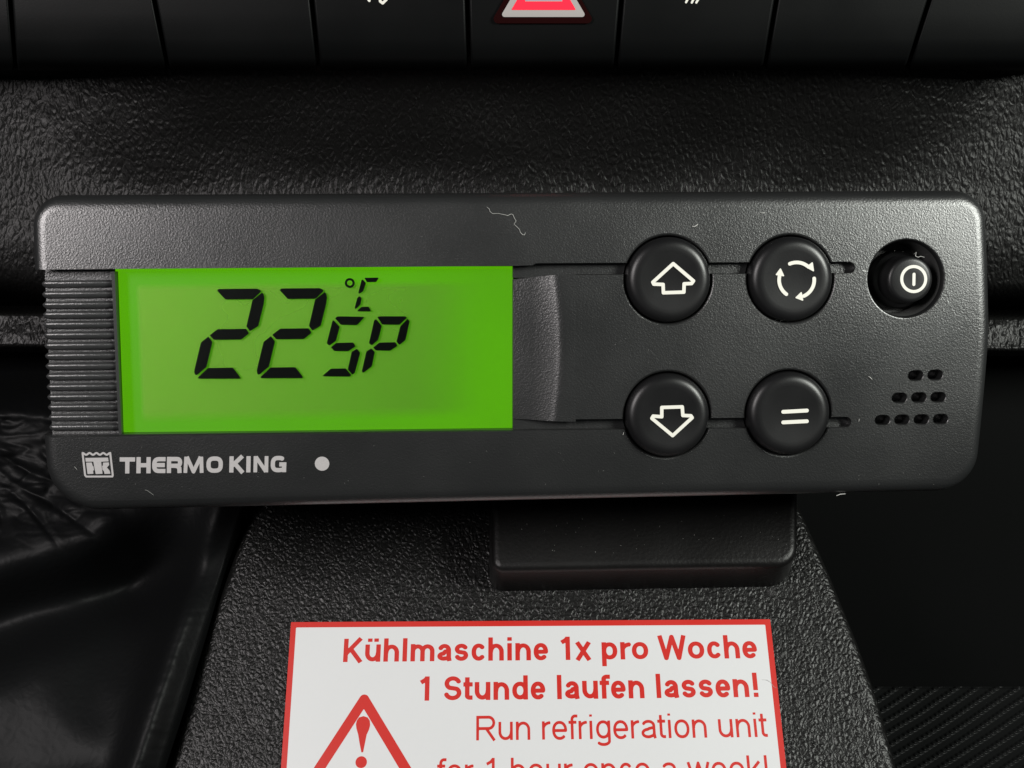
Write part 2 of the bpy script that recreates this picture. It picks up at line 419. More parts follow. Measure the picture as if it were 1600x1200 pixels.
# ribbed grip
ri = [444, 460.5, 477, 492.5, 508, 524.5, 541, 557, 573, 589, 605.5, 621.5, 637.5, 653.5, 669]
base = add('grip_base', loft([lift(DEV.pts([(70+dx, 424), (179, 424), (190, 678), (82+dx, 678)], z), z) for dx, z in ((0, -7.5), (0, -3.4))]), M_rib)
def rib_mesh(L):
    # profile across the rib (y, z) ; swept along x with a tapering outer end
    prof_ = [(-.86, -1.5), (-.74, -.75), (-.50, -.30), (-.12, -.02), (.22, .04), (.40, -.06), (.56, -.42), (.80, -1.5)]
    stat = [(-.05, .28, -.9), (.12, .55, -.5), (.45, .86, -.18), (1.0, 1, 0), (L-.3, 1, 0), (L, .9, -.12)]
    rings = []
    for x, s, dz in stat: rings.append([(x, y*s, (z if i not in (0, 7) else -1.5)+dz*(0 if i in (0, 7) else 1)) for i, (y, z) in enumerate(prof_)])
    return loft(rings)
rb = rib_mesh(13.9)
rib0 = mesh_obj('grip_rib', rb, M_rib, dev, 40)
for i, py in enumerate(ri):
    o = rib0 if i == 0 else rib0.copy()
    if i: col.objects.link(o); o.parent = dev
    a = D(62.5+i*.82, py, -2.1); b = D(176+i*.8, py-1, -2.1)
    o.location = (a[0]*MM, a[1]*MM, -2.1*MM); o.rotation_euler = (0, 0, math.atan2(b[1]-a[1], b[0]-a[0]))
    L = math.hypot(b[0]-a[0], b[1]-a[1]); o.scale = (L/13.9, 1, 1)

# window bezel: thin dark wall on the left of the display, and the sloped cheek on its right
M_bez = grained('bezel_plastic', (.018, .020, .019), .4, .5, 5000, .00001)
bz = loft([lift(DEV.pts([(174, 424), (179, 424), (190, 679), (185.5, 679)], -1.6), -1.6), lift(DEV.pts([(174, 424), (184.5, 424), (193.5, 679), (185.5, 679)], -3.9), -3.9), lift(DEV.pts([(174, 424), (184.5, 424), (193.5, 679), (185.5, 679)], -6), -6)])
add('display_bezel', bz, M_bez)
# cheek: rises from the display's right edge to the face
def H(px, py, h): x, y = D(px, py, h); return (x, y, h)
bm = bmesh.new(); rows = []
for k in range(9):
    t = k/8; py = 434.5+t*(658-434.5); bow = math.sin(math.pi*t)
    xe = 867+9*bow
    row = [H(801.5, 436.5+t*(654.5-436.5), -1.75), H(830, 433.5+t*(656-433.5), -1.15), H(xe-11, 430.5+t*(658-430.5), -.58), H(xe-4, 430+t*(658.3-430), -.20), H(xe+1, 429.5+t*(658.6-429.5), .0), H(xe+10, 429+t*(659-429), .05), H(900, 428.6+t*(659.2-428.6), .012)]
    rows.append(row)
vs = [[bm.verts.new(Vector(p)*MM) for p in r] for r in rows]
for a, b in zip(vs, vs[1:]):
    for i in range(len(a)-1): bm.faces.new((a[i], a[i+1], b[i+1], b[i]))
for r in (vs[0], vs[-1]):                                        # skirts down into the groove
    lo = [bm.verts.new((v.co.x, v.co.y, -7*MM)) for v in r]
    for i in range(len(r)-1): bm.faces.new((r[i], r[i+1], lo[i+1], lo[i]))
lo = [bm.verts.new((r[0].co.x, r[0].co.y, -7*MM)) for r in vs]
for i in range(len(vs)-1): bm.faces.new((vs[i][0], vs[i+1][0], lo[i+1], lo[i]))
for pl in ([(801.5, 411), (885.5, 411), (885.5, 434), (801.5, 434)], [(801.5, 655), (885.5, 655), (885.5, 674), (801.5, 674)]):
    loft([lift(DEV.pts(pl, -1.93), z) for z in (-6, -1.93)], bm)
add('display_cheek', bm, M_house, 50)

# display: backlight, film with painted reflection, segments, clear lens
def emis(name, c, s):
    m, nt, b, N, L = new_mat(name)
    tc = N.new('ShaderNodeTexCoord'); sx = N.new('ShaderNodeSeparateXYZ'); L.new(tc.outputs['Object'], sx.inputs[0])
    no = N.new('ShaderNodeTexNoise'); no.inputs['Scale'].default_value = 30; no.inputs['Detail'].default_value = 2; L.new(tc.outputs['Object'], no.inputs['Vector'])
    st = math_node(nt, 'MULTIPLY_ADD', no.outputs['Fac'], .25*s, s*.88)
    b.inputs['Base Color'].default_value = (.02, .06, .01, 1); b.inputs['Emission Color'].default_value = (*c, 1)
    L.new(st, b.inputs['Emission Strength']); b.inputs['Roughness'].default_value = .6
    return m
M_back = emis('backlight_green', (.090, .385, .001), 1.0)
def translucent(name, c, fac, gloss=0, rough=.1):
    m, nt, b, N, L = new_mat(name); N.remove(b); out = N['Material Output']
    tr = N.new('ShaderNodeBsdfTransparent'); df = N.new('ShaderNodeBsdfDiffuse') if not gloss else N.new('ShaderNodeBsdfGlossy')
    df.inputs['Color'].default_value = (*c, 1)
    if gloss: df.inputs['Roughness'].default_value = rough
    mx = N.new('ShaderNodeMixShader')
    if gloss:
        fr = N.new('ShaderNodeFresnel'); fr.inputs['IOR'].default_value = 1.49; L.new(fr.outputs[0], mx.inputs[0])
    else: mx.inputs[0].default_value = fac
    L.new(tr.outputs[0], mx.inputs[1]); L.new(df.outputs[0], mx.inputs[2]); L.new(mx.outputs[0], out.inputs['Surface'])
    return m, nt, mx
M_painted_reflection, ntf, mxf = translucent('painted_reflection', (.62, .95, .20), .28)
# milky lens reflection painted as a hazy film, dying away towards its edges
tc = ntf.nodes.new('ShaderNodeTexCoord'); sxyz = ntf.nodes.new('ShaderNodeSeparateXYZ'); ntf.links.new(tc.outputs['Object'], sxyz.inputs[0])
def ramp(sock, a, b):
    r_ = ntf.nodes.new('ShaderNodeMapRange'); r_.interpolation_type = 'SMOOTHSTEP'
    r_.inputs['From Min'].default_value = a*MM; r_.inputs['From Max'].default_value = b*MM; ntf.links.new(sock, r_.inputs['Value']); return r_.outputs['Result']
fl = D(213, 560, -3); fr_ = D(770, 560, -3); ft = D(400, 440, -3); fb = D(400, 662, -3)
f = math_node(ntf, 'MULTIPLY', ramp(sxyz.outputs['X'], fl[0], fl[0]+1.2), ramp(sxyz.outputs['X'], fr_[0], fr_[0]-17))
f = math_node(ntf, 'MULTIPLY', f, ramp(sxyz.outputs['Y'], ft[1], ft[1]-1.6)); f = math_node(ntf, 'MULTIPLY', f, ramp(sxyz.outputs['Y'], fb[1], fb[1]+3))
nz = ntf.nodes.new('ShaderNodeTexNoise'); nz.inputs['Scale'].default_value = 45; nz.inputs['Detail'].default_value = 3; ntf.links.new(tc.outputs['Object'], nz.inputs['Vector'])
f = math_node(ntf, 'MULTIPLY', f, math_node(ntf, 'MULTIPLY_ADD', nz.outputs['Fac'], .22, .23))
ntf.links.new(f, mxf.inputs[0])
disp = add('display', loft([lift(DEV.pts([(180, 418), (801.5, 416), (801.5, 676), (190, 680)], -4.4), z) for z in (-6, -4.4)]), M_back)
def quad(pl, h): return loft([lift(DEV.pts(pl, h), h-.05), lift(DEV.pts(pl, h), h)])
mesh_obj('painted_reflection', quad([(208, 434), (775, 432), (778, 664), (214, 668)], -3.9), M_painted_reflection, disp)
c6 = lambda pts, dx=0, dy=0: [(280+(x+dx)/4, 400+(y+dy)/4) for x, y in pts]
two = [[(236, 216), (248, 206), (486, 204), (503, 211), (512, 222), (462, 270), (288, 272)],
       [(518, 228), (528, 240), (532, 262), (528, 300), (494, 438), (442, 470), (420, 440), (458, 276)],
       [(190, 496), (240, 457), (418, 455), (436, 484), (388, 522), (216, 524)],
       [(182, 504), (207, 538), (170, 694), (108, 746), (97, 738), (94, 715), (100, 690), (136, 540)],
       [(180, 700), (335, 698), (384, 762), (376, 767), (122, 767), (116, 760)]]
segs = [c6(s) for s in two]+[c6(s, 391, -3) for s in two]
segs += [c6(s) for s in [
    [(1156, 136), (1250, 135), (1230, 163), (1174, 164)], [(1147, 146), (1167, 168), (1150, 220), (1124, 237), (1120, 228), (1139, 152)],
    [(1128, 250), (1140, 266), (1133, 302), (1102, 334), (1097, 322), (1113, 262)], [(1140, 318), (1184, 317), (1200, 346), (1108, 346)],
    [(974, 390), (990, 377), (1160, 380), (1112, 432), (1010, 430)], [(966, 402), (1002, 444), (980, 530), (938, 560), (922, 545), (958, 406)],
    [(948, 570), (982, 543), (1088, 541), (1102, 565), (1058, 595), (968, 594)], [(1110, 580), (1131, 605), (1098, 730), (1082, 742), (1054, 708), (1078, 598)],
    [(948, 704), (1040, 703), (1076, 744), (1064, 754), (892, 752)],
    [(1238, 382), (1254, 377), (1415, 377), (1424, 386), (1376, 430), (1268, 428)], [(1230, 394), (1266, 438), (1244, 524), (1204, 558), (1186, 544), (1218, 404)],
    [(1428, 392), (1440, 408), (1414, 526), (1376, 556), (1358, 534), (1382, 440)], [(1212, 572), (1252, 541), (1350, 539), (1364, 562), (1318, 592), (1228, 590)],
    [(1200, 578), (1222, 600), (1204, 690), (1148, 732), (1142, 718), (1170, 596)]]]
for s in segs:
    p = rounded(DEV.pts(s, -3.4), .12, 3)
    mesh_obj('segment', loft([lift(p, -3.5), lift(p, -3.4)]), M_seg, disp)
dc = D(280+1066/4, 400+169/4, -3.4)
ring = [(dc[0]+x, dc[1]+y) for x, y in circle(0, 0, .72, 32)]
sheet('degree_ring', contour([ring+[ring[0]]], .42, cell=.03), -3.5, .1, M_seg, disp)
M_lens, _, _ = translucent('clear_lens', (1, 1, 1), 0, 1, .06)
lens_out = rounded(DEV.pts([(186.5, 422), (801.5, 420), (803, 671.5), (193, 675)], -2.9), [.2, .9, .4, .2], 5)
mesh_obj('lens', loft([lift(lens_out, -2.95), lift(lens_out, -2.9)]), M_lens, dev)['label'] = 'clear display window'

# the four round push buttons
def push_button(px, py):
    x, y = D(px, py)
    # drift of the raised cap is real perspective; cap is centred in its hole
    prof = [(8.0, -4.4), (8.0, -.2), (7.95, .35), (7.72, .85), (7.3, 1.25), (6.75, 1.52), (6.1, 1.62), (5.4, 1.60), (3.5, 1.50), (1.5, 1.46), (.05, 1.45)]
    o = mesh_obj('push_button', lathe(0, 0, prof, 72), M_btn, dev, 60)
    o.location = (x*MM, y*MM, 0)
    return o, (x, y)
HT = 1.62
def icon(btn, c, polys, wpx, h=HT, name='button_icon', mat=None, closed_round=True):
    loc = [[(D(px, py, h)[0]-c[0], D(px, py, h)[1]-c[1]) for px, py in pl] for pl in polys]
    return sheet(name, contour(loc, wpx*PXM, cell=wpx*PXM/9, rnd=closed_round), h-.10, .12, mat or M_white, btn)
PB = [push_button(px, py) for px, py in BT]
labels = ['up arrow button', 'circular arrows button', 'down arrow button', 'equals sign button']
for (o, c), l in zip(PB, labels): o['label'] = l
up = [(1052.3, 412), (1084, 439), (1081, 443), (1069.5, 443.5), (1069, 456.5), (1037, 457.5), (1036.5, 444.5), (1022, 444), (1020.5, 441), (1052.3, 412)]
icon(PB[0][0], PB[0][1], [up], 5.4)
dn = [(1034.5, 637), (1066.5, 636), (1067.5, 649.5), (1080, 650), (1082, 653), (1051.5, 681), (1019, 654), (1021, 650.5), (1034.5, 651.5), (1034.5, 637)]
icon(PB[2][0], PB[2][1], [dn], 5.4)
icon(PB[3][0], PB[3][1], [[(1224.5, 643.8), (1261.5, 641.8)], [(1224.5, 660.3), (1261.5, 658.5)]], 6.0)
def carc(a0, a1, n=12, cx=1245.5, cy=437.5, r=27.5): return [(cx+r*math.cos(R(a0+(a1-a0)*k/n)), cy-r*math.sin(R(a0+(a1-a0)*k/n))) for k in range(n+1)]
icon(PB[1][0], PB[1][1], [carc(113, 48), carc(5, -66), carc(-126, -195)], 5.6)
def tri(p, q, r_, btn, c):
    L = [(D(a, b, HT)[0]-c[0], D(a, b, HT)[1]-c[1]) for a, b in (p, q, r_)]
    sheet('arrow_head', [rounded(L, .12, 3)], HT-.12, .16, M_white, btn)
tri((1272.8, 424.8), (1259.5, 417.5), (1270.5, 409.0), PB[1][0], PB[1][1])
tri((1242.8, 465.5), (1253.2, 455.5), (1256, 470.5), PB[1][0], PB[1][1])
tri((1220.2, 418.5), (1212.0, 429.8), (1226.5, 432.0), PB[1][0], PB[1][1])

# power button standing in its deep recess
pb = mesh_obj('power_button', lathe(0, 0, [(5.6, -11.5), (5.6, -5.4), (5.35, -4.9), (4.85, -4.6), (4.65, -4.2), (4.45, -.8), (4.36, -.32), (4.05, .0), (3.55, .12), (1.5, .1), (.05, .08)], 64), M_btn, dev, 55)
pbx = D(1423.5, 437, 0); pb.location = (pbx[0]*MM, pbx[1]*MM, 0)
pb['label'] = 'power button in a round recess'
ringp = [(1428.5+18.8*math.cos(2*math.pi*k/40), 436+19.6*math.sin(2*math.pi*k/40)) for k in range(41)]
ringp[-1] = ringp[0]
icon(pb, pbx, [ringp, [(1429, 428.5), (1428.7, 444.5)]], 4.8, .12)

# print on the lower bar
def tk(X, Y): return (110+X/3.81, 690+Y/3.81)
M_h = 0.0
def stroke_sheet(name, polys, wpx, h=0.0, thick=.04, rnd=False, mat=M_print, parent=dev, xf=None, frame=DEV, cellk=9):
    loc = [frame.pts([xf(*p) if xf else p for p in pl], h) for pl in polys]
    return sheet(name, contour(loc, wpx*PXM, cell=wpx*PXM/cellk, rnd=rnd), h, thick, mat, parent)
def king(ch, x0, x1):
    # heavy wide capitals, drawn in a box 0..1 x 0..1 (y up); pen width about .27 of the height
    b = .135; W = (x1-x0)/97.0; hb = b; a = W-b; top = 1-b
    if ch == 'T': return [[(0, top), (W, top)], [(W/2, top), (W/2, 0)]]
    if ch == 'H': return [[(hb, 0), (hb, 1)], [(a, 0), (a, 1)], [(hb, .5), (a, .5)]]
    if ch == 'E': return [[(W, top), (W*.55, top)]+arc(W*.55, .5, W*.55-hb, top-.5, 90, 270, 16, 2.8)+[(W, b)], [(hb, .5), (W*.95, .5)]]
    if ch == 'R': return [[(hb, 0), (hb, 1)], [(hb, top)]+arc(a-.18, (top+.45)/2, .20, (top-.45)/2, 90, -90, 12, 2.4)+[(hb, .45)], [(W*.50, .45), (a-.12, .42), (a-.02, .30), (a, 0)]]
    if ch == 'M': return [[(hb, 0), (hb+.04, 1)], [(a, 0), (a-.04, 1)], [(hb+.08, 1), (W/2, .08), (a-.08, 1)]]
    if ch == 'O': return [arc(W/2, .5, W/2-b, .5-b+.01, 0, 360, 40, 2.8)]
    if ch == 'K': return [[(hb, 0), (hb, 1)], [(hb+.05, .42), (a-.02, 1.02)], [(hb+.18, .58), (a+.02, -.02)]]
    if ch == 'I': return [[(W/2, 0), (W/2, 1)]]
    if ch == 'N': return [[(hb, 0), (hb, 1)], [(a, 0), (a, 1)], [(hb+.02, .96), (a-.02, .04)]]
    if ch == 'G': return [arc(W/2, .5, W/2-b, .5-b+.01, 52, 290, 28, 2.8)+[(a, b+.02)], [(a, 0), (a, .5)], [(W, .48), (W*.55, .48)], ]
letters = [('T', 288, 380), ('H', 388, 474), ('E', 482, 562), ('R', 570, 660), ('M', 668, 792), ('O', 806, 905), ('K', 943, 1036), ('I', 1043, 1072), ('N', 1086, 1178), ('G', 1190, 1284)]
loops = []
for ch, x0, x1 in letters:
    base_ = 194.5-(x0-288)*.0085
    for pl_loop in contour(king(ch, x0, x1), .26 if ch not in 'MN' else .23, cell=.02):
        loops.append([D(*tk(x0+X*97.0-3.0*(1-Y), base_-Y*98.0), 0) for X, Y in pl_loop])
sheet('brand_lettering', loops, 0.0, .04, M_print, dev)
def eb(X, Y): return (120+X/21.8, 700+Y/21.8)
wave = []
for k in range(33):
    t = k/32; wave.append((170+t*935, 218-32*math.cos(t*2*math.pi*4.0)))
em = stroke_sheet('emblem_frame', [[(165, 190), (235, 955), (275, 1003), (1165, 1000), (1180, 955), (1108, 185)]+wave[::-1]+[(165, 190)]], 2.9, xf=eb, rnd=True, cellk=10)
def blk(pl): return rounded(DEV.pts([eb(*p) for p in pl], 0), .05, 2)
sheet('emblem_monogram', [blk([(255, 358), (1030, 345), (1048, 478), (792, 488), (832, 905), (600, 915), (550, 640), (528, 485), (268, 488)]),
                          blk([(280, 520), (470, 515), (500, 635), (528, 650), (545, 780), (508, 800), (522, 905), (320, 915)]),
                          blk([(858, 520), (1055, 510), (1065, 600), (985, 690), (1030, 740), (1080, 810), (1100, 905), (900, 910), (880, 810), (835, 770), (822, 640), (850, 620)])], 0.0, .04, M_print, dev)
c = D(502.6, 725.6); sheet('status_dot', [circle(c[0], c[1], 1.36, 40)], 0.0, .05, M_print, dev)

# neck behind the housing that joins it to its bracket
add('neck', loft([lift(rounded(DEV.pts([(860, 560), (1180, 558), (1180, 740), (860, 744)], 0), 2), z) for z in (-40, -21.9)]), M_bracket)

for o in dev.children:
    if o.name.split('.')[0] in ('display', 'lens', 'neck', 'display_bezel', 'grip_base'): continue
    if o.location.length > 1e-9: o.location.z += crown(o.location.y/MM)*MM
    else:
        for v in o.data.vertices: v.co.z += crown(v.co.y/MM)*MM

# ================================================================== bracket
C = CON.uv
br = empty('mounting_bracket', CON.mat)
tag(br, 'black plastic mounting bracket below the controller, on the console leather', 'bracket')
def ctop(dx0, dy0, dx1, dy1, h):
    return rounded(CON.pts([(766+dx0, 600), (1247+dx1, 600), (1247+dx1, 884+dy1), (768+dx0, 892+dy0)], h), [3, 3, 5.0, 2.5], 8)
o_ = ctop(0, 0, 0, 0, 12.5)
bmr = loft([lift(inset(o_, i), h) for i, h in ((-.9, 0), (0, 10.8), (.12, 11.5), (.5, 12.1), (1.1, 12.4), (1.9, 12.5))])
o = mesh_obj('bracket_body', bmr, M_bracket, br, 40); wn(o)

# ================================================================== console, sticker
pan_px = [(560, 480), (1150, 480), (1252, 790), (1300, 897), (1344, 1005), (1376, 1095), (1405, 1200), (1490, 1520), (170, 1520), (262, 1200), (330, 960), (390, 790)]
pan = CON.pts(pan_px, 0)
panr = pan
b_ = loft([lift(inset(panr, i), h) for i, h in ((0, -70), (0, -2.6), (.2, -1.6), (.7, -.75), (1.5, -.25), (2.6, 0))])
cons = mesh_obj('centre_console', b_, M_cons, None, 40); cons.matrix_world = CON.mat; wn(cons)
tag(cons, 'black grained leather face of the centre console', kind='structure')

stk = empty('warning_sticker', CON.mat)
tag(stk, 'white warning sticker with red border and red German and English text on the console', 'sticker')
M_paper = grained('sticker_vinyl', (.60, .606, .615), .38, .45, 900, .000006, .0, wear=.15, var=.012)
M_red = grained('sticker_red', (.50, .017, .011), .42, .4, 1500, .000004, var=.05)
so = CON.pts([(455, 972.5), (1203, 968), (1228.5, 1200), (1240, 1306), (432, 1306), (437, 1200)], 0)
so = [so[0], so[1], so[3], so[4]]
sr = rounded(so, .15, 3)
mesh_obj('sticker_sheet', loft([lift(sr, .03), lift(sr, .22)]), M_red, stk)['label'] = 'red border of the sticker'
si = rounded(inset(so, 1.22), .2, 3)
mesh_obj('white_field', loft([lift(si, .10), lift(si, .235)]), M_paper, stk)
def line(s, x0, y0, x1, y1, cap_px, wt, bold):
    a, b = CON.uv(x0, y0, .23), CON.uv(x1, y1, .23)
    mid = ((x0+x1)/2, (y0+y1)/2); p = CON.uv(*mid, .23); q = CON.uv(mid[0], mid[1]-cap_px, .23)
    cap = math.hypot(q[0]-p[0], q[1]-p[1])
    sheet('sticker_text', text_loops(s, a, b, cap, wt, bold), .232, .012, M_red, stk)
line('Kühlmaschine 1x pro Woche', 535, 1034.5, 1184, 1028.5, 36.5, 150, True)
line('1 Stunde laufen lassen!', 653, 1095, 1188, 1089, 38, 150, True)
line('Run refrigeration unit', 743, 1157, 1199, 1151.5, 38.5, 88, False)
line('for 1 hour once a week!', 684, 1224, 1204, 1219, 39, 88, False)
# warning triangle: apex (570,1077), stroke, exclamation mark
def ctx(X, Y): return (420+X/3.636, 950+Y/3.636)
tb = 1290.0
tp = CON.pts([(569, 1093), (569+118, tb), (569-128, tb)], .23)
sheet('warning_triangle', contour([tp+[tp[0]]], 2.15, cell=.14, rnd=True), .232, .012, M_red, stk)
exm = CON.pts([ctx(*p) for p in [(500, 640), (512, 622), (538, 614), (562, 622), (574, 640), (576, 665), (570, 690), (556, 720), (546, 770), (536, 820), (526, 820), (516, 770), (508, 720), (498, 685), (495, 660)]], .23)
ec = CON.uv(*ctx(525, 876), .23)
sheet('exclamation_mark', [exm, circle(ec[0], ec[1], 1.22, 24)], .232, .012, M_red, stk)

# ================================================================== dashboard leather
def grid_obj(name, fn, nu, nv, mat, kind=None, thick=0.0, parent=None):
    """fn(u,v) -> (px,py,depth); u,v in 0..1"""
    vs = [world_pt(*fn(i/nu, j/nv)) for j in range(nv+1) for i in range(nu+1)]
    fs = [(j*(nu+1)+i, (j+1)*(nu+1)+i, (j+1)*(nu+1)+i+1, j*(nu+1)+i+1) for j in range(nv) for i in range(nu)]
    me = bpy.data.meshes.new(name); me.from_pydata([tuple(v) for v in vs], [], fs)
    o = link_mesh(name, me, mat, parent)
    for p in me.polygons: p.use_smooth = True
    if kind: o['kind'] = kind
    return o
def sm(a, b, x):
    t = max(0, min(1, (x-a)/(b-a))); return t*t*(3-2*t)
def dash(u, v):
    px = -500+u*2700
    py = 40+v*455
    d = 268+(6*((py-300)/190)**2 if py > 300 else -14*(1-.75*sm(330, 0, px)-.6*sm(1330, 1620, px))*((300-py)/200)**1.45)
    d += 26*sm(440, 494, py)**2
    side = abs(px-800)/800
    d += -7*max(0, side-.7)**1.5*2 if px < 800 else -5*max(0, side-.75)**1.5*2
    d += 1.0*noise.noise(Vector((px/170, py/120, 3)))
    if px < 250: d += .15*sm(250, 0, px)*noise.noise(Vector((px/50+py/90, py/28, 1)))
    # where the pad sags on the left its seam rises
    py += -16*sm(120, -20, px)*sm(400, 495, py)
    return px, py, d
dsh = grid_obj('dashboard', dash, 260, 70, M_dash, 'structure'); dsh['label'] = 'black grained leather dashboard pad behind the controller'
def low(u, v):
    px = -500+u*2700; t = v; py = 484+t*72
    if px < 200: py -= 6
    d = 280+10*(1-sm(0, .2, t))-2.5*t+7*sm(.82, 1.0, t)**2+.5*noise.noise(Vector((px/60, py/25, 5)))
    return px, py, d
lw = grid_obj('lower_dashboard_trim', low, 260, 26, M_low, 'structure')
def plate(name, pl, mat, kind='structure'):
    bm = bmesh.new(); bm.faces.new([bm.verts.new(world_pt(*p)) for p in pl])
    r_ = bmesh.ops.extrude_face_region(bm, geom=bm.faces[:]); 
    for v in r_['geom']:
        if isinstance(v, bmesh.types.BMVert): v.co.y += .004
    o = mesh_obj(name, bm, mat); o['kind'] = kind; return o
M_gloss = plain('compartment_black', (.0022, .0024, .0024), .6, .03)
plate('dashboard_backing', [(-700, -300, 318), (2300, -300, 318), (2300, 1250, 318), (-700, 1250, 318)], M_black)
plate('compartment_back_wall', [(1150, 540, 306), (2200, 540, 306), (2200, 1090, 306), (1150, 1090, 306)], M_gloss)

# rubber mat in the compartment right of the console
M_mat = plain('mat_rubber', (.006, .0064, .0064), .42, .15)
def matfn(u, v):
    px0, py0 = 1280+u*560, 1073+v*190
    d = 300-34*v
    a = (px0-800)/F*d; b = v*44
    p = 1.75
    w_ = .35*noise.noise(Vector((a/14, b/14, 1)))
    q = max(0, math.sin((a*.68+b*.9+w_)*math.pi/p))*(.62+.38*math.sin((a*.95-b*.6+w_)*math.pi/(p*.55)))
    d -= .8*q
    if v < .012: d += 3
    return px0, py0, d
mt = grid_obj('rubber_mat', matfn, 420, 230, M_mat)
tag(mt, 'black rubber mat with woven diagonal texture in the compartment beside the console', 'mat')

# ================================================================== gaiter / soft trim at lower left
def gait(u, v):
    py = 500+v*860
    edge = 412-(py-760)*.318 if py > 700 else 431      # hidden under the console's left edge
    px = -420+u*(edge+24+420)
    e = edge-px                                         # pixels left of the seam
    d = 268-24*sm(760, 1250, py)
    # rounded welt along the seam
    d -= 5.5*math.exp(-((e-62)/30)**2)*sm(700, 860, py)
    d += 9*sm(26, 4, e)
    d += 7*math.exp(-((e-150)/60)**2)*sm(760, 900, py)*(1-sm(950, 1200, py))
    # big fold rising from lower left to the controller's corner
    t = (py-(882-px*.30))
    d -= 6*math.exp(-(t/60)**2)*sm(330, 120, px)*sm(-300, 0, px+100)
    d += 12*math.exp(-((t-95)/55)**2)*sm(420, 200, px)
    # fan of creases
    k = math.atan2(py-560, px+260)
    amp = sm(610, 670, py)*sm(880, 790, py)*sm(230, 110, px)
    rid = 1-abs(noise.noise(Vector((k*8.5, (px+260)/120, 4))))*3.2
    rid2 = 1-abs(noise.noise(Vector((px/38, py/17, 8))))*3.4
    d += amp*(1.0*max(0, rid)**1.3+.35*max(0, rid2)**1.3+1.6*noise.noise(Vector((px/50, py/30, 2))))
    d += 34*sm(655, 540, py)
    d += .5*noise.noise(Vector((px/70, py/70, 9)))
    if py > 950: d += .2*math.exp(-((e-45)/25)**2)*noise.noise(Vector((px/30, py/11, 4)))
    return px, py, d
gt = grid_obj('gear_gaiter', gait, 320, 340, M_gait)
tag(gt, 'soft black leather gaiter with folds left of the console', 'gaiter')

# ================================================================== switch panel at the top
sw = empty('switch_panel', loc=tuple(world_pt(848, 20, 246)))
tag(sw, 'row of black dashboard switches with hazard key above the leather pad', 'switch panel')
inv = Matrix.Translation(-sw.location)
bounds = [(-232, -215), (20-4, 24), (241, 262), (487, 498), (730, 733), (971, 962), (1213, 1195), (1452, 1418), (1690, 1640)]
kprof = [(-110, 236.5), (-40, 238), (20, 240), (60, 241.6), (88, 243.6), (100, 245.6), (107, 249), (110, 254)]
def bx(i, py):
    a, b = bounds[i]; return a+(b-a)*py/105.0
keys = []
for i in range(8):
    bm = bmesh.new(); L_, R_ = [], []
    for py, d in kprof:
        L_.append(bm.verts.new(world_pt(bx(i, py)+3.2, py, d))); R_.append(bm.verts.new(world_pt(bx(i+1, py)-3.2, py, d)))
    Lb = [bm.verts.new(world_pt(bx(i, py)+3.2, py, 266)) for py, d in (kprof[0], kprof[-1])]
    Rb = [bm.verts.new(world_pt(bx(i+1, py)-3.2, py, 266)) for py, d in (kprof[0], kprof[-1])]
    for k in range(len(kprof)-1): bm.faces.new((L_[k], R_[k], R_[k+1], L_[k+1]))
    bm.faces.new(L_+[Lb[1], Lb[0]]); bm.faces.new(R_+[Rb[1], Rb[0]])
    bm.faces.new((L_[0], R_[0], Rb[0], Lb[0])); bm.faces.new((L_[-1], R_[-1], Rb[1], Lb[1])); bm.faces.new((Lb[0], Rb[0], Rb[1], Lb[1]))
    bm.transform(inv)
    o = mesh_obj('switch_key', bm, M_key, sw, 35); bevel(o, .45, 3, 40); keys.append(o)
    for p in o.data.polygons: p.use_smooth = True
bmb = bmesh.new(); vs = [bmb.verts.new(inv@world_pt(*p)) for p in [(-240, -110, 250), (1700, -110, 250), (1700, 106, 256), (-240, 106, 256)]]
bmb.faces.new(vs); r_ = bmesh.ops.extrude_face_region(bmb, geom=bmb.faces[:])
for v in r_['geom']:
    if isinstance(v, bmesh.types.BMVert): v.co.y += .012
mesh_obj('panel_frame', bmb, M_black, sw)
# hazard triangle
def kd(py): return 238+(py+40)/60*2.0 if py < 20 else 240+(py-20)/40*1.6
def ksheet(name, loops_px, lift_, thick, mat, parent):
    bm = bmesh.new()
    for lp in loops_px:
        f_ = [bm.verts.new(inv@world_pt(px, py, kd(py)-lift_)) for px, py in lp]; b_ = [bm.verts.new(inv@world_pt(px, py, kd(py)-lift_+thick)) for px, py in lp]
        n = len(lp)
        tri_ = __import__('mathutils').geometry.tessellate_polygon([[Vector((p[0], p[1], 0)) for p in lp]])
        for t in tri_: bm.faces.new([f_[k] for k in t])
        for k in range(n): bm.faces.new((f_[k], f_[(k+1) % n], b_[(k+1) % n], b_[k]))
    return mesh_obj(name, bm, mat, parent)
keys[4]['label'] = 'hazard warning key with red triangle'
hk = keys[3+0] if False else keys[4]
M_hz = plain('hazard_frame', (.012, .002, .002), .15, .5)
M_hzg = plain('hazard_grey', (.36, .34, .33), .5, .3)
m_, nt_, b_r, _, _ = new_mat('hazard_red'); M_hzr = m_
b_r.inputs['Base Color'].default_value = (.75, .012, .035, 1); b_r.inputs['Emission Color'].default_value = (1, .0, .035, 1); b_r.inputs['Emission Strength'].default_value = .45
def tripx(cx, yb, half, slope=36/21.0, r_=4):
    return rounded([(cx-half, yb), (cx+half, yb), (cx, yb-half*slope)], r_, 5)
ksheet('triangle_frame', [tripx(848, 36.5, 82, r_=7)], .55, .8, M_hz, hk)
ksheet('grey_triangle', [tripx(849, 26.5, 67.5, r_=4)], .75, .3, M_hzg, hk)
ksheet('red_triangle', [tripx(849.5, 15.5, 50.5, r_=1)], .82, .2, M_hzr, hk)
ksheet('inner_triangle', [tripx(849.5, 2.2, 30, r_=1)], .90, .2, M_hzg, hk)
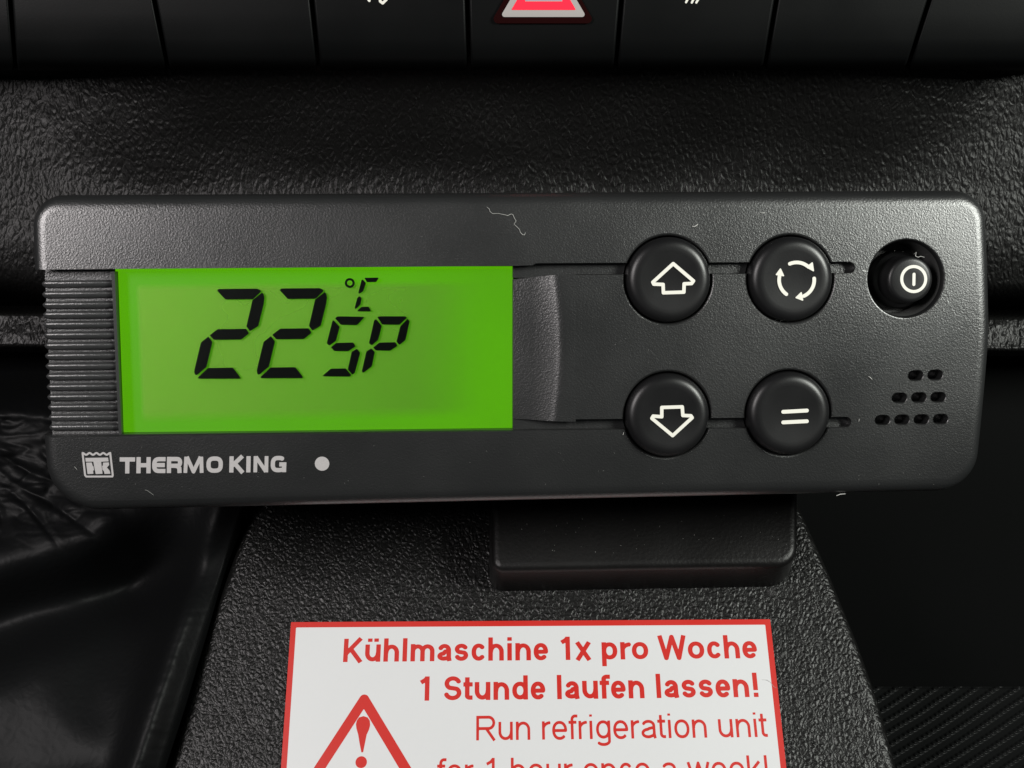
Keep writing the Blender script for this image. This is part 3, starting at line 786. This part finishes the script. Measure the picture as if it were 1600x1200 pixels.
def kstroke(polys, wpx, parent):
    ksheet('key_icon', contour(polys, wpx, cell=wpx/6, rnd=True), .15, .3, M_white, parent)
kstroke([[(566, -26), (579, -18), (570, -10), (577, 1)], [(590, -26), (605, -18), (594, -8), (594, 2), (598, 5), (604, -1), (606, -6)]], 4.2, keys[3-0] if False else keys[3])
kstroke([[(1074-2, 3.5), (1082, -16)], [(1081, 4), (1091, -16)], [(1088, 4), (1100, -16)]], 3.4, keys[5])

# ================================================================== lint and dust on the controller
def fibre(name, pl, r_mm, label, h=.12, frame=DEV, cat='lint'):
    P = [frame.uv(x, y, h) for x, y in pl]; pts = [Vector((x, y, h+(crown(y) if frame is DEV else 0)+.05*math.sin(i*1.7)))*MM for i, (x, y) in enumerate(P)]
    o0 = pts[0].copy(); bm = bmesh.new(); rings = []
    for i, p in enumerate(pts):
        t = (pts[min(i+1, len(pts)-1)]-pts[max(i-1, 0)]).normalized(); s = t.cross(Vector((0, 0, 1))).normalized(); u_ = s.cross(t)
        rr = r_mm*MM*(.6 if i in (0, len(pts)-1) else 1)*(.75+.5*random.random())
        rings.append([bm.verts.new(p-o0+s*rr*math.cos(a)+u_*rr*math.sin(a)) for a in [k*math.pi/3 for k in range(6)]])
    for a, b in zip(rings, rings[1:]):
        for k in range(6): bm.faces.new((a[k], a[(k+1) % 6], b[(k+1) % 6], b[k]))
    bm.faces.new(rings[0]); bm.faces.new(list(reversed(rings[-1])))
    o = mesh_obj(name, bm, M_fibre, None, 60)
    o.matrix_world = frame.mat@Matrix.Translation(o0)
    tag(o, label, cat, 'lint on the controller'); return o
fibre('lint_fibre', [(761, 323), (765, 326), (766, 330), (770, 333.5), (778, 333), (788, 335), (794, 336.5), (799, 334), (802, 335), (804, 340), (807, 345), (803.5, 350), (808, 354), (812, 358), (813.5, 363), (817, 366.5), (820, 367), (821.5, 363)], .045, 'long curly white lint fibre on the top bar of the controller')
fibre('lint_fleck', [(1083, 353.5), (1087, 353.8), (1090.5, 351.5), (1092, 350)], .12, 'short white lint fleck above the up arrow button')
fibre('lint_fleck', [(1190, 332), (1194, 332.6), (1198, 331.8)], .07, 'tiny pale lint fleck between the top edge and the circular arrows button')
fibre('lint_fibre', [(1430, 397), (1433, 394), (1432, 400), (1436, 402), (1440, 400.5), (1446, 402)], .07, 'thin curled lint fibre on the rim of the power button', .3)
fibre('lint_fleck', [(1357, 588), (1360, 590), (1363, 593)], .07, 'short slanted lint fleck left of the top speaker slots')
fibre('lint_fleck', [(1311, 777), (1317, 774.5), (1325, 774)], .09, 'pale lint fleck on the bottom edge of the controller right of the bracket', -1.6)
fibre('lint_fleck', [(1343, 659), (1343.5, 655)], .08, 'tiny upright lint fleck beside the lower groove end')
fibre('lint_fleck', [(974, 680), (975, 676)], .08, 'tiny lint fleck left of the down arrow button')
fibre('lint_fibre', [(224, 767), (229, 769), (234, 773), (238, 776)], .02, 'faint hair on the lower bar below the emblem')
fibre('lint_fibre', [(114, 730), (117, 733), (119, 736.5), (115, 731)], .03, 'tiny bent hair left of the emblem')
fibre('lint_fibre', [(1211, 394), (1218, 389.5), (1228, 388), (1238, 390), (1246, 387.5), (1247, 391)], .022, 'very faint hair on the top of the circular arrows button', 1.72)
fibre('lint_fibre', [(1279, 433), (1284, 430), (1288, 428), (1290, 424)], .022, 'faint short hair at the right rim of the circular arrows button', 1.55)
h_ = fibre('stray_hair', [(1191, 1062), (1198, 1062.5), (1204, 1066), (1209, 1073), (1213, 1075)], .035, 'thin grey hair lying on the right edge of the warning sticker', .30, CON, 'hair'); del h_['group']
bm = bmesh.new()
def speck(M, x, y, h, r_):
    mt_ = M@Matrix.Translation(Vector((x, y, h))*MM)@Matrix.Rotation(random.random()*6, 4, 'Z')@Matrix.Diagonal((r_*MM*(1+random.random()), r_*MM*.6, r_*MM*.5, 1))
    bmesh.ops.create_icosphere(bm, subdivisions=1, radius=1, matrix=mt_)
for k in range(120):
    px = random.uniform(90, 1500); py = random.choice([random.uniform(345, 408), random.uniform(690, 765)])
    x, y = D(px, py); speck(DEV.mat, x, y, .01+crown(y), random.uniform(.016, .05))
for k in range(14):
    px = random.uniform(900, 1500); py = random.uniform(520, 570)
    x, y = D(px, py); speck(DEV.mat, x, y, .01+crown(y), random.uniform(.03, .06))
for k in range(40):
    px = random.uniform(790, 1230); py = random.uniform(800, 872)
    x, y = CON.uv(px, py, 12.5); speck(CON.mat, x, y, 12.51, random.uniform(.03, .08))
o = mesh_obj('dust_specks', bm, M_fibre, None, 60); tag(o, 'fine pale dust specks on the controller and bracket', 'dust', kind='stuff')
